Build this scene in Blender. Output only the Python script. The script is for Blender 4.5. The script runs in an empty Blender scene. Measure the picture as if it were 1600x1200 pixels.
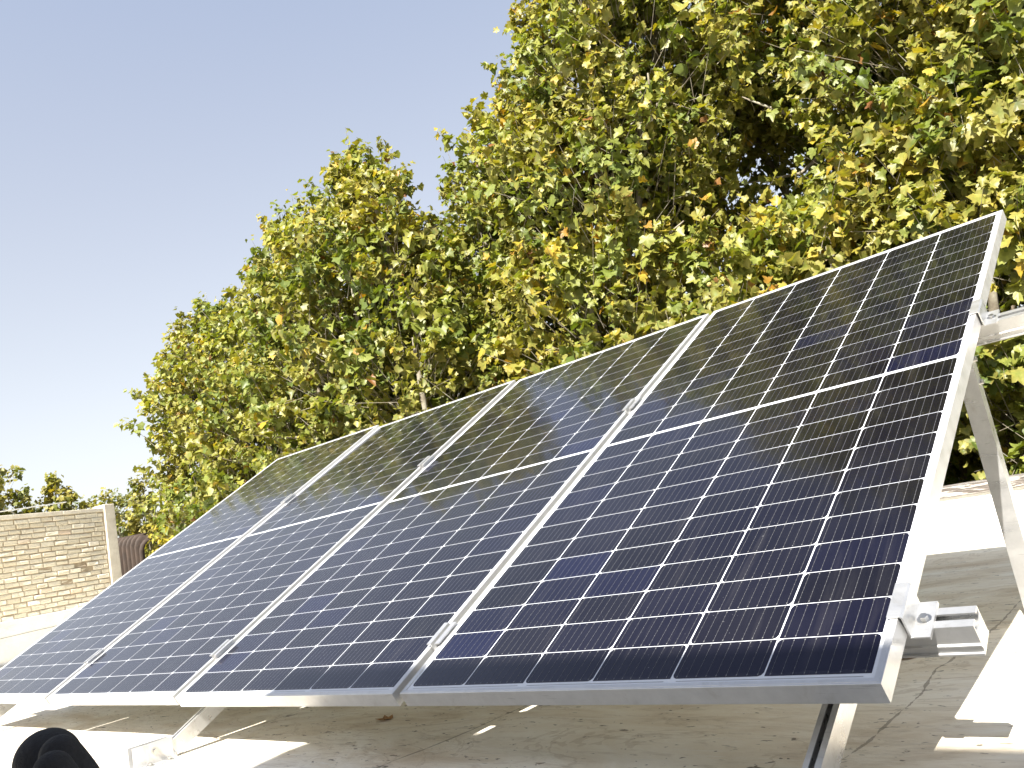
import bpy, bmesh, math, random
import numpy as np
from mathutils import Matrix, Vector
S = bpy.context.scene
COL = S.collection
RAD = math.radians
# ------------------------------------------------------------------ camera
cam_d = bpy.data.cameras.new("camera"); cam = bpy.data.objects.new("camera", cam_d); COL.objects.link(cam)
WC = np.array([[0.71860567, 0.67057805, -0.18420362], [-0.24509261, -0.00366718, -0.96949273], [-0.65079605, 0.74182992, 0.16171847]])
right, down, fwd = WC
M = Matrix(((right[0], -down[0], -fwd[0], 0.49186987), (right[1], -down[1], -fwd[1], -1.19130134), (right[2], -down[2], -fwd[2], 0.30365634), (0, 0, 0, 1)))
cam.matrix_world = M
cam_d.sensor_fit = 'HORIZONTAL'; cam_d.sensor_width = 36.0; cam_d.lens = 1326.637 / 1600 * 36
cam_d.clip_start = 0.02; cam_d.clip_end = 2000
S.camera = cam
# ------------------------------------------------------------------ light
SUN = Vector((0.27, -0.93, 1.0)).normalized()
w = bpy.data.worlds.new("World"); S.world = w; w.use_nodes = True
nt = w.node_tree; bg = nt.nodes['Background']
sky = nt.nodes.new('ShaderNodeTexSky'); sky.sky_type = 'NISHITA'; sky.sun_disc = False
sky.sun_elevation = math.asin(SUN.z); sky.sun_rotation = math.atan2(SUN.x, SUN.y)
sky.altitude = 700; sky.air_density = 1.0; sky.dust_density = 3.0; sky.ozone_density = 1.0
hs = nt.nodes.new('ShaderNodeHueSaturation'); hs.inputs['Saturation'].default_value = 0.52; hs.inputs['Value'].default_value = 0.39
nt.links.new(sky.outputs[0], hs.inputs['Color'])
tcw = nt.nodes.new('ShaderNodeTexCoord'); sxw = nt.nodes.new('ShaderNodeSeparateXYZ'); nt.links.new(tcw.outputs['Generated'], sxw.inputs[0])
rw = nt.nodes.new('ShaderNodeValToRGB'); rw.color_ramp.elements.new(0.24); rw.color_ramp.elements.new(0.6)   # high dusty haze, whiter near the horizon
for el, (p_, c_) in zip(rw.color_ramp.elements, [(0.0, (0.98, 0.82, 0.64)), (0.24, (0.74, 0.72, 0.70)), (0.6, (0.49, 0.60, 0.86)), (1.0, (0.08, 0.15, 0.40))]): el.position = p_; el.color = (*c_, 1)
nt.links.new(sxw.outputs[2], rw.inputs[0])
hz = nt.nodes.new('ShaderNodeVectorMath'); hz.operation = 'ADD'; nt.links.new(hs.outputs[0], hz.inputs[0]); nt.links.new(rw.outputs[0], hz.inputs[1])
nt.links.new(hz.outputs[0], bg.inputs[0]); bg.inputs[1].default_value = 0.12
sl = bpy.data.lights.new("sun", 'SUN'); so = bpy.data.objects.new("sun", sl); COL.objects.link(so)
sl.energy = 4.6; sl.angle = RAD(0.53); sl.color = (1.0, 0.955, 0.88)
so.rotation_euler = SUN.to_track_quat('Z', 'Y').to_euler(); so.location = (5, -10, 12)
S.view_settings.view_transform = 'Standard'; S.view_settings.look = 'None'
S.view_settings.exposure = 1.75; S.view_settings.gamma = 1.0
S.cycles.max_bounces = 8; S.cycles.transparent_max_bounces = 8

# ------------------------------------------------------------------ helpers
rng = np.random.default_rng(7); random.seed(7)
ZG = -0.165                       # roof surface

def tag(o, label=None, cat=None, group=None, kind=None):
    if label: o['label'] = label
    if cat: o['category'] = cat
    if group: o['group'] = group
    if kind: o['kind'] = kind
    return o

def empty(name, loc=(0, 0, 0), parent=None):
    o = bpy.data.objects.new(name, None); COL.objects.link(o); o.location = loc; o.empty_display_size = 0.1
    if parent: o.parent = parent
    return o

def mesh_np(name, V, F, mat, parent=None, mats=None, midx=None, attrs=None, smooth=False):
    """V (n,3), F list/array of equal or mixed faces"""
    me = bpy.data.meshes.new(name)
    V = np.asarray(V, dtype=np.float32)
    if isinstance(F, np.ndarray):
        n, k = F.shape
        me.vertices.add(len(V)); me.vertices.foreach_set('co', V.ravel())
        me.loops.add(n * k); me.loops.foreach_set('vertex_index', F.astype(np.int32).ravel())
        me.polygons.add(n); me.polygons.foreach_set('loop_start', np.arange(0, n * k, k, dtype=np.int32))
        me.update(calc_edges=True)
    else:
        me.from_pydata([tuple(map(float, v)) for v in V], [], F); me.update()
    for m in (mats or [mat]): me.materials.append(m)
    if midx is not None: me.polygons.foreach_set('material_index', np.asarray(midx, dtype=np.int32))
    if attrs:
        for an, (dom, arr) in attrs.items():
            a = me.attributes.new(an, 'FLOAT', dom); a.data.foreach_set('value', np.asarray(arr, dtype=np.float32))
    if smooth: me.polygons.foreach_set('use_smooth', np.ones(len(me.polygons), dtype=bool))
    me.validate()
    o = bpy.data.objects.new(name, me); COL.objects.link(o)
    if parent: o.parent = parent
    return o

class MB:
    def __init__(s): s.V = []; s.F = []; s.n = 0
    def add(s, V, F):
        s.V += [tuple(v) for v in V]; s.F += [tuple(i + s.n for i in f) for f in F]; s.n += len(V)
    def box(s, x0, x1, y0, y1, z0, z1, T=None):
        V = [(x0, y0, z0), (x1, y0, z0), (x1, y1, z0), (x0, y1, z0), (x0, y0, z1), (x1, y0, z1), (x1, y1, z1), (x0, y1, z1)]
        if T is not None: V = [tuple(T @ Vector(v)) for v in V]
        s.add(V, [(0, 3, 2, 1), (4, 5, 6, 7), (0, 1, 5, 4), (1, 2, 6, 5), (2, 3, 7, 6), (3, 0, 4, 7)])
    def prism(s, poly, axis, a0, a1, T=None):
        """poly: 2-D points of a closed outline, extruded along axis (0:x -> poly is (y,z); 1:y -> (x,z); 2:z -> (x,y))"""
        def mk(p, a):
            v = {0: (a, p[0], p[1]), 1: (p[0], a, p[1]), 2: (p[0], p[1], a)}[axis]
            return tuple(T @ Vector(v)) if T is not None else v
        n = len(poly)
        V = [mk(p, a0) for p in poly] + [mk(p, a1) for p in poly]
        F = [(i, (i + 1) % n, (i + 1) % n + n, i + n) for i in range(n)] + [tuple(range(n - 1, -1, -1)), tuple(range(n, 2 * n))]
        s.add(V, F)
    def tube(s, pts, rad, seg=8, cap=True):
        pts = [Vector(p) for p in pts]; rings = []
        up = Vector((0, 0, 1))
        for i, p in enumerate(pts):
            d = (pts[min(i + 1, len(pts) - 1)] - pts[max(i - 1, 0)]).normalized()
            a = d.cross(up)
            if a.length < 1e-3: a = d.cross(Vector((0, 1, 0)))
            a.normalize(); b = d.cross(a)
            r = rad[i] if hasattr(rad, '__len__') else rad
            rings.append([tuple(p + (a * math.cos(2 * math.pi * k / seg) + b * math.sin(2 * math.pi * k / seg)) * r) for k in range(seg)])
        V = [v for R_ in rings for v in R_]; F = []
        for i in range(len(pts) - 1):
            for k in range(seg):
                F.append((i * seg + k, i * seg + (k + 1) % seg, (i + 1) * seg + (k + 1) % seg, (i + 1) * seg + k))
        if cap: F.append(tuple(range(seg - 1, -1, -1))); F.append(tuple((len(pts) - 1) * seg + k for k in range(seg)))
        s.add(V, F)
    def build(s, name, mat, parent=None, bevel=0, smooth=False):
        me = bpy.data.meshes.new(name); me.from_pydata(s.V, [], s.F); me.update(); me.materials.append(mat)
        bm = bmesh.new(); bm.from_mesh(me); bmesh.ops.recalc_face_normals(bm, faces=bm.faces)
        if bevel: bmesh.ops.bevel(bm, geom=[e for e in bm.edges if e.is_manifold and e.calc_face_angle(0) > 0.6], offset=bevel, segments=2, affect='EDGES', profile=0.6)
        bm.to_mesh(me); bm.free()
        if smooth:
            for p in me.polygons: p.use_smooth = True
        o = bpy.data.objects.new(name, me); COL.objects.link(o)
        if parent: o.parent = parent
        return o

def newmat(name):
    m = bpy.data.materials.new(name); m.use_nodes = True
    return m, m.node_tree, m.node_tree.nodes['Principled BSDF']
def N(nt, t, **kw):
    n = nt.nodes.new(t)
    for k, v in kw.items(): setattr(n, k, v)
    return n
def ramp(nt, src, stops):
    r = N(nt, 'ShaderNodeValToRGB'); e = r.color_ramp.elements
    while len(e) < len(stops): e.new(0.5)
    for el, (p, c) in zip(e, stops):
        el.position = p; el.color = (*c, 1) if len(c) == 3 else c
    nt.links.new(src, r.inputs[0]); return r.outputs[0]
def noise(nt, vec, scale, detail=6, rough=0.55, dist=0.0):
    n = N(nt, 'ShaderNodeTexNoise'); n.inputs['Scale'].default_value = scale; n.inputs['Detail'].default_value = detail
    n.inputs['Roughness'].default_value = rough; n.inputs['Distortion'].default_value = dist
    if vec is not None: nt.links.new(vec, n.inputs['Vector'])
    return n.outputs['Fac']
def mapping(nt, vec, scale=(1, 1, 1), rot=(0, 0, 0)):
    m = N(nt, 'ShaderNodeMapping'); m.inputs['Scale'].default_value = scale; m.inputs['Rotation'].default_value = rot
    nt.links.new(vec, m.inputs['Vector']); return m.outputs[0]
def mixc(nt, fac, a, b, mode='MIX'):
    m = N(nt, 'ShaderNodeMix', data_type='RGBA', blend_type=mode)
    for s_, v in ((m.inputs[0], fac), (m.inputs[6], a), (m.inputs[7], b)):
        if hasattr(v, 'is_linked') or hasattr(v, 'links'): nt.links.new(v, s_)
        elif isinstance(v, (int, float)): s_.default_value = v
        else: s_.default_value = (*v, 1)
    return m.outputs[2]
def bump(nt, h, bsdf, strength=0.3, dist=0.01):
    b = N(nt, 'ShaderNodeBump'); b.inputs['Strength'].default_value = strength; b.inputs['Distance'].default_value = dist
    nt.links.new(h, b.inputs['Height']); nt.links.new(b.outputs[0], bsdf.inputs['Normal'])
def coords(nt, kind='Object'): return N(nt, 'ShaderNodeTexCoord').outputs[kind]
def math2(nt, op, a, b=None, c=None):
    m = N(nt, 'ShaderNodeMath', operation=op)
    for s_, v in zip(m.inputs, (a, b, c)):
        if v is None: continue
        if isinstance(v, (int, float)): s_.default_value = v
        else: nt.links.new(v, s_)
    return m.outputs[0]

# ------------------------------------------------------------------ materials
def mat_alu(name, base=0.72, rough=0.38, metal=0.75, streak=True):
    m, nt, b = newmat(name); c = coords(nt)
    f = noise(nt, mapping(nt, c, (2, 9, 9)), 3, 4)
    g = noise(nt, c, 25, 5, 0.7)
    col = ramp(nt, g, [(0.3, (base * 0.86, base * 0.86, base * 0.85)), (0.7, (base, base, base * 0.99))])
    nt.links.new(col, b.inputs['Base Color']); b.inputs['Metallic'].default_value = metal
    gr = noise(nt, c, 9, 7, 0.75, 0.6); scr = noise(nt, mapping(nt, c, (3, 60, 60), (0.2, 0.1, 0.25)), 4, 3, 0.6)
    col = mixc(nt, ramp(nt, gr, [(0.57, (0, 0, 0)), (0.68, (0.45,) * 3)]), col, (0.42, 0.40, 0.36))
    col = mixc(nt, ramp(nt, scr, [(0.66, (0, 0, 0)), (0.69, (0.5,) * 3)]), col, (0.4, 0.4, 0.4))
    nt.links.new(col, b.inputs['Base Color'])
    r = ramp(nt, f, [(0.3, (rough - 0.08,) * 3), (0.7, (rough + 0.1,) * 3)]); nt.links.new(r, b.inputs['Roughness'])
    return m
M_FRAME = mat_alu("anodised_frame", 0.64, 0.38, 0.6)
M_RAIL = mat_alu("mill_aluminium", 0.68, 0.32, 0.8)
M_STEEL, _, b_ = newmat("bolt_steel"); b_.inputs['Base Color'].default_value = (0.55, 0.55, 0.54, 1); b_.inputs['Metallic'].default_value = 1; b_.inputs['Roughness'].default_value = 0.3

def mat_cell():
    m, nt, b = newmat("silicon_cell")
    a = N(nt, 'ShaderNodeAttribute', attribute_name='tone').outputs['Fac']
    c = coords(nt)
    col = ramp(nt, a, [(0.0, (0.0030, 0.0028, 0.0042)), (0.45, (0.0032, 0.0030, 0.0062)), (0.8, (0.0033, 0.0034, 0.0100)), (1.0, (0.0033, 0.0040, 0.0170))])
    dust = ramp(nt, noise(nt, c, 3.0, 8, 0.65), [(0.42, (0, 0, 0)), (0.8, (0.006, 0.006, 0.006))])
    sp = ramp(nt, noise(nt, c, 160, 2, 0.5), [(0.76, (0, 0, 0)), (0.8, (0.10, 0.10, 0.10))])
    # dried water marks: faint pale runs down the slope and a dusty band above the lower frame edge
    runs = ramp(nt, noise(nt, mapping(nt, c, (9, 0.7, 1)), 2.2, 7, 0.65, 0.3), [(0.55, (0, 0, 0)), (0.72, (0.010, 0.0095, 0.009))])
    sy = N(nt, 'ShaderNodeSeparateXYZ'); nt.links.new(c, sy.inputs[0])
    band = math2(nt, 'MULTIPLY', math2(nt, 'LESS_THAN', sy.outputs[1], math2(nt, 'ADD', 0.012, math2(nt, 'MULTIPLY', noise(nt, mapping(nt, c, (14, 1, 1)), 1.5, 5, 0.7), 0.035))), 0.010)
    col = mixc(nt, 1.0, col, dust, 'ADD'); col = mixc(nt, 1.0, col, sp, 'ADD'); col = mixc(nt, 1.0, col, runs, 'ADD')
    cb = N(nt, 'ShaderNodeCombineXYZ')
    for k_ in range(3): nt.links.new(band, cb.inputs[k_])
    col = mixc(nt, 1.0, col, cb.outputs[0], 'ADD')
    nt.links.new(col, b.inputs['Base Color']); b.inputs['Roughness'].default_value = 0.5
    b.inputs['Specular IOR Level'].default_value = 0.26; b.inputs['Specular Tint'].default_value = (0.46, 0.42, 1.0, 1); b.inputs['Roughness'].default_value = 0.16
    b.inputs['Coat Weight'].default_value = 1.0; b.inputs['Coat IOR'].default_value = 1.16
    cr = ramp(nt, noise(nt, c, 2.2, 5, 0.6), [(0.3, (0.035,) * 3), (0.75, (0.075,) * 3)]); nt.links.new(cr, b.inputs['Coat Roughness'])
    return m
M_CELL = mat_cell()
def mat_glassed(name, col, rough=0.5):
    m, nt, b = newmat(name); b.inputs['Base Color'].default_value = (*col, 1); b.inputs['Roughness'].default_value = rough
    b.inputs['Coat Weight'].default_value = 1.0; b.inputs['Coat IOR'].default_value = 1.2; b.inputs['Coat Roughness'].default_value = 0.05
    return m
M_BACK = mat_glassed("white_backsheet", (0.62, 0.64, 0.67))
M_BUS = mat_glassed("busbar_ribbon", (0.065, 0.065, 0.068))
M_PAD = mat_glassed("solder_pad", (0.13, 0.13, 0.13))
M_RIB = mat_glassed("string_ribbon", (0.30, 0.31, 0.33))

# roof membrane: off-white coating, dirty, with lapped seams running front to back
def mat_roof():
    m, nt, b = newmat("roof_coating"); g = N(nt, 'ShaderNodeNewGeometry').outputs['Position']
    big = noise(nt, mapping(nt, g, (1.1, 2.2, 1)), 1.5, 9, 0.66, 0.9)
    col = ramp(nt, big, [(0.34, (0.56, 0.475, 0.36)), (0.46, (0.70, 0.635, 0.52)), (0.64, (0.82, 0.79, 0.71))])
    # scuffs dragged along x
    sc = noise(nt, mapping(nt, g, (2.4, 9, 1), (0, 0, 0.12)), 2.6, 9, 0.72, 1.4)
    col = mixc(nt, ramp(nt, sc, [(0.52, (0, 0, 0)), (0.66, (0.5,) * 3)]), col, (0.42, 0.36, 0.28))
    sc2 = noise(nt, mapping(nt, g, (2.0, 30, 1), (0, 0, -0.06)), 2.6, 7, 0.7, 1.6)
    col = mixc(nt, ramp(nt, sc2, [(0.575, (0, 0, 0)), (0.63, (0.6,) * 3)]), col, (0.76, 0.74, 0.69))
    # black specks and short smears
    sp = noise(nt, mapping(nt, g, (14, 30, 1), (0, 0, 0.3)), 1.6, 3, 0.6, 0.4)
    col = mixc(nt, ramp(nt, sp, [(0.655, (0, 0, 0)), (0.69, (0.85,) * 3)]), col, (0.09, 0.075, 0.06))
    sp2 = noise(nt, mapping(nt, g, (40, 60, 1)), 1.0, 2, 0.5)
    col = mixc(nt, ramp(nt, sp2, [(0.715, (0, 0, 0)), (0.74, (0.9,) * 3)]), col, (0.07, 0.06, 0.05))
    # rust / earth wash
    ru = noise(nt, mapping(nt, g, (1.2, 5, 1)), 1.1, 6, 0.6, 0.4)
    col = mixc(nt, ramp(nt, ru, [(0.55, (0, 0, 0)), (0.70, (0.45,) * 3)]), col, (0.46, 0.34, 0.21))
    pond = noise(nt, mapping(nt, g, (1, 1.7, 1)), 2.1, 5, 0.55, 0.8)      # dried puddle rims
    rim_ = math2(nt, 'LESS_THAN', math2(nt, 'ABSOLUTE', math2(nt, 'SUBTRACT', pond, 0.53)), 0.006)
    col = mixc(nt, math2(nt, 'MULTIPLY', rim_, 0.28), col, (0.36, 0.28, 0.19))
    # seams
    sep = N(nt, 'ShaderNodeSeparateXYZ'); nt.links.new(g, sep.inputs[0])
    wob = noise(nt, mapping(nt, g, (0.01, 1, 1)), 2.3, 4, 0.5)
    xw = math2(nt, 'ADD', sep.outputs[0], math2(nt, 'MULTIPLY', math2(nt, 'SUBTRACT', wob, 0.5), 0.10))
    t = math2(nt, 'FRACT', math2(nt, 'DIVIDE', math2(nt, 'ADD', xw, 59.77), 0.985))
    dist = math2(nt, 'ABSOLUTE', math2(nt, 'SUBTRACT', t, 0.5))
    brk = noise(nt, mapping(nt, g, (3, 7, 1)), 2.0, 5, 0.7)
    wid = math2(nt, 'MULTIPLY', math2(nt, 'SUBTRACT', brk, 0.36), 0.019)
    seam = math2(nt, 'LESS_THAN', dist, wid)
    col = mixc(nt, math2(nt, 'MULTIPLY', seam, 0.65), col, (0.16, 0.135, 0.10))
    halo = math2(nt, 'MULTIPLY', math2(nt, 'LESS_THAN', dist, math2(nt, 'MULTIPLY', brk, 0.05)), math2(nt, 'GREATER_THAN', sp, 0.62))
    col = mixc(nt, math2(nt, 'MULTIPLY', halo, 0.7), col, (0.14, 0.12, 0.09))
    nt.links.new(col, b.inputs['Base Color']); b.inputs['Roughness'].default_value = 0.75
    grit = noise(nt, g, 220, 3, 0.8)
    lap = math2(nt, 'MULTIPLY', math2(nt, 'LESS_THAN', t, 0.5), 0.8)
    sc = math2(nt, 'ADD', sc, math2(nt, 'ADD', math2(nt, 'MULTIPLY', grit, 0.35), lap))
    h = math2(nt, 'ADD', math2(nt, 'MULTIPLY', sc, 0.5), math2(nt, 'ADD', noise(nt, g, 40, 5, 0.7), math2(nt, 'MULTIPLY', seam, -1.0)))
    bump(nt, h, b, 0.45, 0.006)
    return m
M_ROOF = mat_roof()

def mat_plaster(name, a, c2, scale=4, stain=(0.45, 0.38, 0.28)):
    m, nt, b = newmat(name); g = N(nt, 'ShaderNodeNewGeometry').outputs['Position']
    n1 = noise(nt, g, scale, 8, 0.65, 0.3)
    col = ramp(nt, n1, [(0.3, c2), (0.65, a)])
    st = noise(nt, mapping(nt, g, (1, 1, 5)), 3, 6, 0.7, 0.5)
    col = mixc(nt, ramp(nt, st, [(0.60, (0, 0, 0)), (0.75, (0.6,) * 3)]), col, stain)
    nt.links.new(col, b.inputs['Base Color']); b.inputs['Roughness'].default_value = 0.85
    bump(nt, noise(nt, g, 35, 8, 0.7), b, 0.5, 0.01)
    return m
M_PLASTER = mat_plaster("white_plaster", (0.78, 0.78, 0.76), (0.68, 0.67, 0.63))
M_CONC = mat_plaster("concrete", (0.74, 0.69, 0.58), (0.58, 0.53, 0.43), 9)
M_WALLP = mat_plaster("painted_wall", (0.42, 0.39, 0.34), (0.32, 0.30, 0.26), 2)
def mat_wood():
    m, nt, b = newmat("weathered_capping"); g = N(nt, 'ShaderNodeNewGeometry').outputs['Position']
    n1 = noise(nt, mapping(nt, g, (3, 30, 40)), 1.6, 8, 0.7, 0.6)
    col = ramp(nt, n1, [(0.40, (0.05, 0.042, 0.035)), (0.52, (0.13, 0.11, 0.095)), (0.56, (0.36, 0.34, 0.31)), (0.66, (0.5, 0.48, 0.44))])
    nt.links.new(col, b.inputs['Base Color']); b.inputs['Roughness'].default_value = 0.85
    bump(nt, n1, b, 0.6, 0.01); return m
M_CAP = mat_wood()
def mat_brick():
    m, nt, b = newmat("cream_brick"); g = N(nt, 'ShaderNodeNewGeometry').outputs['Position']
    a = N(nt, 'ShaderNodeAttribute', attribute_name='tone').outputs['Fac']
    col = ramp(nt, a, [(0, (0.76, 0.69, 0.54)), (0.4, (0.80, 0.74, 0.60)), (0.96, (0.84, 0.79, 0.66)), (1.0, (0.72, 0.58, 0.44))])
    n1 = noise(nt, g, 14, 8, 0.7)
    col = mixc(nt, ramp(nt, n1, [(0.55, (0, 0, 0)), (0.70, (0.5,) * 3)]), col, (0.46, 0.35, 0.22))
    n2 = noise(nt, g, 1.6, 8, 0.75)
    col = mixc(nt, ramp(nt, n2, [(0.62, (0, 0, 0)), (0.72, (0.3,) * 3)]), col, (0.55, 0.40, 0.28))
    nt.links.new(col, b.inputs['Base Color']); b.inputs['Roughness'].default_value = 0.9
    bump(nt, noise(nt, g, 45, 8, 0.7), b, 1.0, 0.02); return m
M_BRICK = mat_brick()
M_MORTAR = mat_plaster("mortar", (0.50, 0.43, 0.32), (0.26, 0.20, 0.13), 12)

def mat_leaf(name, stops, trans=0.35):
    m, nt, b = newmat(name)
    a = N(nt, 'ShaderNodeAttribute', attribute_name='tone').outputs['Fac']
    g = coords(nt)
    col = ramp(nt, a, stops)
    mott = ramp(nt, noise(nt, g, 34, 3, 0.6), [(0.35, (0.78,) * 3), (0.7, (1.15,) * 3)])
    col = mixc(nt, 1.0, col, mott, 'MULTIPLY')
    rim = N(nt, 'ShaderNodeAttribute', attribute_name='rim').outputs['Fac']
    dry = math2(nt, 'MULTIPLY', math2(nt, 'GREATER_THAN', noise(nt, g, 1.7, 2, 0.5), 0.5), math2(nt, 'MULTIPLY', rim, 0.28))
    col = mixc(nt, dry, col, (0.42, 0.27, 0.07))
    nt.links.new(col, b.inputs['Base Color']); b.inputs['Roughness'].default_value = 0.45
    b.inputs['Specular IOR Level'].default_value = 0.42
    tr = N(nt, 'ShaderNodeBsdfTranslucent'); tc = mixc(nt, 1.0, col, (1.12, 1.15, 0.3), 'MULTIPLY'); nt.links.new(tc, tr.inputs[0])
    mx = N(nt, 'ShaderNodeMixShader'); mx.inputs[0].default_value = trans
    nt.links.new(b.outputs[0], mx.inputs[1]); nt.links.new(tr.outputs[0], mx.inputs[2])
    nt.links.new(mx.outputs[0], nt.nodes['Material Output'].inputs['Surface'])
    return m
M_LEAF = mat_leaf("plane_leaf", [(0.0, (0.060, 0.088, 0.016)), (0.28, (0.108, 0.146, 0.027)), (0.55, (0.205, 0.232, 0.048)), (0.78, (0.295, 0.285, 0.050)), (0.92, (0.40, 0.30, 0.030)), (0.985, (0.34, 0.15, 0.02)), (1.0, (0.20, 0.085, 0.03))])
M_LEAFD = mat_leaf("distant_leaf", [(0.0, (0.075, 0.10, 0.025)), (0.5, (0.19, 0.20, 0.045)), (0.85, (0.32, 0.29, 0.06)), (1.0, (0.42, 0.33, 0.06))])
M_LEAFO = mat_leaf("olive_leaf", [(0.0, (0.10, 0.13, 0.07)), (0.6, (0.19, 0.22, 0.12)), (1.0, (0.26, 0.28, 0.14))])
def mat_bark():
    m, nt, b = newmat("plane_bark"); g = N(nt, 'ShaderNodeNewGeometry').outputs['Position']
    n1 = noise(nt, g, 7, 6, 0.6)
    nt.links.new(ramp(nt, n1, [(0.35, (0.13, 0.10, 0.07)), (0.55, (0.26, 0.23, 0.17)), (0.7, (0.42, 0.40, 0.32))]), b.inputs['Base Color'])
    b.inputs['Roughness'].default_value = 0.85; bump(nt, n1, b, 0.5, 0.02); return m
M_BARK = mat_bark()
def simple(name, col, rough=0.7, metal=0, sc=12, var=0.25, bmp=0.2):
    m, nt, b = newmat(name); g = N(nt, 'ShaderNodeNewGeometry').outputs['Position']
    n1 = noise(nt, g, sc, 6, 0.65)
    nt.links.new(ramp(nt, n1, [(0.3, tuple(c * (1 - var) for c in col)), (0.7, tuple(min(1, c * (1 + var)) for c in col))]), b.inputs['Base Color'])
    b.inputs['Roughness'].default_value = rough; b.inputs['Metallic'].default_value = metal
    if bmp: bump(nt, n1, b, bmp, 0.01)
    return m
M_BALL = simple("seed_ball_husk", (0.42, 0.30, 0.10), 0.9, 0, 90, 0.4, 0.6)
M_EARTH = simple("dry_earth", (0.22, 0.19, 0.13), 0.95, 0, 0.6, 0.35)
M_RUST = simple("rusty_sheet", (0.036, 0.022, 0.014), 0.75, 0.0, 9, 0.45)
M_GUTTER = simple("galvanised_gutter", (0.36, 0.37, 0.37), 0.5, 0.5, 6, 0.3)
M_GLOVE = simple("black_knit_glove", (0.012, 0.012, 0.014), 0.85, 0, 400, 0.35, 0.35)
M_REDSEAM = simple("dark_red_trim", (0.045, 0.010, 0.010), 0.85, 0, 300, 0.3, 0.3)
M_SLEEVE = simple("dark_sleeve", (0.02, 0.02, 0.025), 0.9, 0, 200, 0.3, 0.3)
M_DRY = simple("dry_leaf_brown", (0.30, 0.16, 0.06), 0.7, 0, 30, 0.4, 0.2)
M_WIRE = simple("pale_metal_rod", (0.55, 0.55, 0.52), 0.5, 0.4, 20, 0.2, 0)

# ------------------------------------------------------------------ setting: ground, roof, parapet, walls
g_ = MB(); g_.add([(-600, -600, -3.6), (600, -600, -3.6), (600, 900, -3.6), (-600, 900, -3.6)], [(0, 1, 2, 3)])
tag(g_.build("ground", M_EARTH), kind='structure')

def roof_sheet():
    x0, x1, y0, y1 = -12.0, 3.2, -2.5, 3.36
    nx, ny = 150, 60
    xs = np.linspace(x0, x1, nx); ys = np.linspace(y0, y1, ny)
    X, Y = np.meshgrid(xs, ys, indexing='ij')
    Z = ZG + 0.0016 * np.sin(X * 6.3) * np.sin(Y * 2.1 + 1) + 0.0012 * np.sin(Y * 9 + X * 2)
    V = np.stack([X, Y, Z], -1).reshape(-1, 3)
    i, j = np.meshgrid(np.arange(nx - 1), np.arange(ny - 1), indexing='ij'); a = (i * ny + j).ravel()
    F = np.stack([a, a + ny, a + ny + 1, a + 1], 1)
    return mesh_np("roof", V, F, M_ROOF, smooth=True)
tag(roof_sheet(), kind='structure')
hb = MB(); hb.box(-12.0, 3.2, -2.7, 3.55, -3.6, ZG - 0.02)
tag(hb.build("house_body", M_WALLP), "plain painted walls of the house below the flat white roof", "house")

# rear parapet: low plastered upstand with a weathered capping
par = tag(empty("parapet", (0, 3.45, ZG)), "low white parapet with flaking weathered capping along the rear roof edge", "parapet")
pb = MB()
xs = np.linspace(-12.0, 3.2, 60)
top = 0.052
rows = []
for k, x in enumerate(xs):
    jj = 0.004 * math.sin(x * 3.1) + 0.003 * math.sin(x * 9.7)
    rows.append([(x, -0.13 + jj, -0.02), (x, -0.10 + jj, 0.03), (x, -0.09 + jj, top + 0.155), (x, 0.10, top + 0.155), (x, 0.10, -0.02)])
V = [p for r in rows for p in r]; F = []
for k in range(len(rows) - 1):
    for q in range(4): F.append((k * 5 + q, k * 5 + q + 1, (k + 1) * 5 + q + 1, (k + 1) * 5 + q))
pb.add(V, F); pb.build("upstand", M_PLASTER, par)
cb = MB(); x = -12.0
while x < 3.2:
    L = random.uniform(1.4, 2.4); h = random.uniform(-0.003, 0.003)
    cb.box(x, min(x + L - 0.004, 3.2), -0.115 + h, 0.12, 0.209, 0.255 + h); x += L
cb.build("capping", M_CAP, par, bevel=0.004)

# boundary wall of cream bricks on the left
DW = Vector((-0.25012, 0.96821, 0)).normalized(); NWl = Vector((0.96821, 0.25012, 0)).normalized()
WT = Matrix(((DW.x, -NWl.x, 0, -9.9605), (DW.y, -NWl.y, 0, 2.2363), (0, 0, 1, 0), (0, 0, 0, 1)))   # local: u along wall, v into wall, z
bw = tag(empty("brick_wall", (-9.9605, 2.2363, ZG)), "rough cream brick wall at the left end of the roof beyond the panels", "brick wall")
BWI = Matrix.Translation((9.9605, -2.2363, -ZG))
U0, U1 = -5.0, 0.93
def T(mb_name, mb, mat, parent, bevel=0):
    o = mb.build(mb_name, mat, parent, bevel); o.matrix_parent_inverse = Matrix.Translation((9.9605, -2.2363, -ZG)); return o
mm = MB(); mm.box(U0, U1, 0.012, 0.18, 0.30, 1.40, WT); T("mortar_core", mm, M_MORTAR, bw)
Vb = []; Fb = []; tone = []; nb = 0
course = 0.0565
zc = 0.312; r_ = 0
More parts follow.
